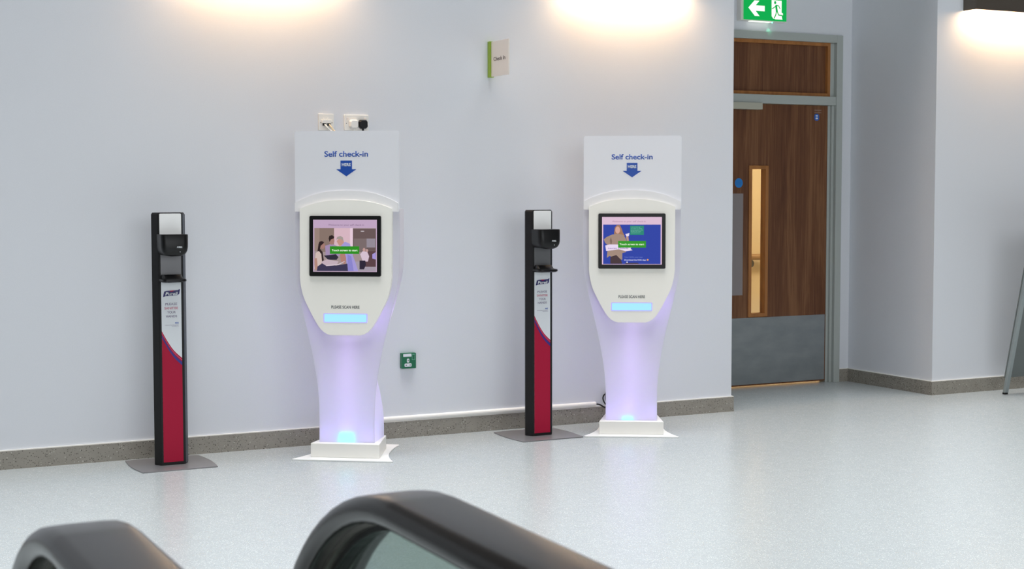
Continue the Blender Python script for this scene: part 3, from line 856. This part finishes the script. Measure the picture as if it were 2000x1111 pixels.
# ------------------------------------------------------------------ sign stand at the right edge
t = thing('sign_stand', 'grey metal floor stand with a glossy panel, cut off by the right edge', 'sign stand', (7.84, -.203, 0))
k = .212
def leg(x, sgn):
    b = bmesh.new()
    vs = []
    for h in (.012, 1.15):
        for dx, dy in ((-.016, -.012), (.016, -.012), (.016, .012), (-.016, .012)):
            vs.append(b.verts.new((x+dx, sgn(h)+dy, h)))
    for f in ((3,2,1,0), (4,5,6,7), (0,1,5,4), (1,2,6,5), (2,3,7,6), (3,0,4,7)): b.faces.new([vs[i] for i in f])
    o = obj('leg', b, M_stand, t, bevel=.003)
    b = bmesh.new(); y = sgn(0); box(b, x-.015, x+.015, y-.011, y+.011, 0, .012); obj('foot', b, M_black, o)
rear = lambda h: -k*h
frontl = lambda h: -k*1.15*2 - .03 + k*h
for x in (.012, .66): leg(x, rear); leg(x, frontl)
b = bmesh.new(); box(b, -.004, .676, -.005, .005, .118, 1.15)
for v in b.verts: v.co.y += -k*v.co.z + .018
obj('panel', b, M_standpanel, t)
b = bmesh.new(); cyl(b, (0, -k*1.15-.015, 1.16), 'x', .014, .67, 14); obj('hinge_bar', b, M_stand, t)

# ------------------------------------------------------------------ escalator balustrades
def balustrade(xc, label):
    t = thing('escalator_balustrade', label, 'escalator balustrade', (xc, -6.735, 0), 0, 'escalator balustrades')
    r, slope, Z, rt = .37, R_(0.8), 1.118, 1.0
    def path(off, near=1.15):
        P = []
        a = 150
        while a > 0:
            A = R_(a); P.append((( r+off)*math.sin(A), Z-r+(r+off)*math.cos(A), math.sin(A), math.cos(A))); a -= 5
        for i in range(5):
            A = slope*i/4; P.append((-(rt)*math.sin(A) - off*math.sin(A), Z-rt+(rt+off)*math.cos(A), -math.sin(A), math.cos(A)))
        y, z = P[-1][:2]
        for s in (.1, .25, .5, .8, near): P.append((y - s*math.cos(slope), z - s*math.sin(slope), -math.sin(slope), math.cos(slope)))
        return P
    # belt cross-section (x, outward n) : rounded C
    hw, th = .041, .028
    sec = []
    for i in range(7):
        a = R_(180 - 90*i/6); sec.append((-hw+.014 + .014*math.cos(a), -.014 + .0135*math.sin(a)))
    sec = sec[:-1] + [(-hw+.014, -.0006), (-.014, .0), (.014, 0), (hw-.014, -.0006)]
    for i in range(1, 7):
        a = R_(90 - 90*i/6); sec.append((hw-.014 + .014*math.cos(a), -.014 + .0135*math.sin(a)))
    for i in range(7):
        a = R_(-120*i/6); sec.append((hw-.009 + .009*math.cos(a), -th+.011 + .011*math.sin(a)))
    for i in range(7):
        a = R_(-60 - 120*i/6); sec.append((-hw+.009 + .009*math.cos(a), -th+.011 + .011*math.sin(a)))
    def sweep(P, section, closed=True):
        bm = bmesh.new(); prev = None
        for y, z, ny, nz in P:
            cur = [bm.verts.new((x, y+ny*o, z+nz*o)) for x, o in section]
            if prev:
                for i in range(len(cur)): bm.faces.new((prev[i], prev[(i+1) % len(cur)], cur[(i+1) % len(cur)], cur[i]))
            else: bm.faces.new(cur)
            prev = cur
        bm.faces.new(prev[::-1]); return bm
    P = path(0)
    tag(obj('handrail', sweep(P, sec), M_rubber, t, smooth=True, angle=60), 'black rubber handrail belt')
    g = [(-.015, -.022), (.015, -.022), (.015, -.031), (-.015, -.031)]
    tag(obj('handrail_guide', sweep(P, g), M_gmetal, t), 'metal guide under the belt')
    g = [(-.009, -.031), (.009, -.031), (.009, -.037), (-.009, -.037)]
    obj('glazing_seal', sweep(P, g), M_post, t)
    inner = [(y+ny*(-.034), z+nz*(-.034)) for y, z, ny, nz in P]
    y0, z0 = inner[0]
    pts = [(y, z) for y, z in inner] + [(inner[-1][0], .20), (y0-.02, .20)]
    # keep only the part above the deck
    bm = bmesh.new(); prism_yz(bm, pts, -.006, .006); obj('glass_panel', bm, M_glass, t)
    # deck below
    bm = bmesh.new(); box(bm, -.10, .10, inner[-1][0], .30, 0, .21); obj('deck', bm, M_gmetal, t, bevel=.01)
    return t
balustrade(.578, 'black escalator handrail over glass in the centre foreground')
balustrade(.273, 'black escalator handrail cut off at the lower left corner')
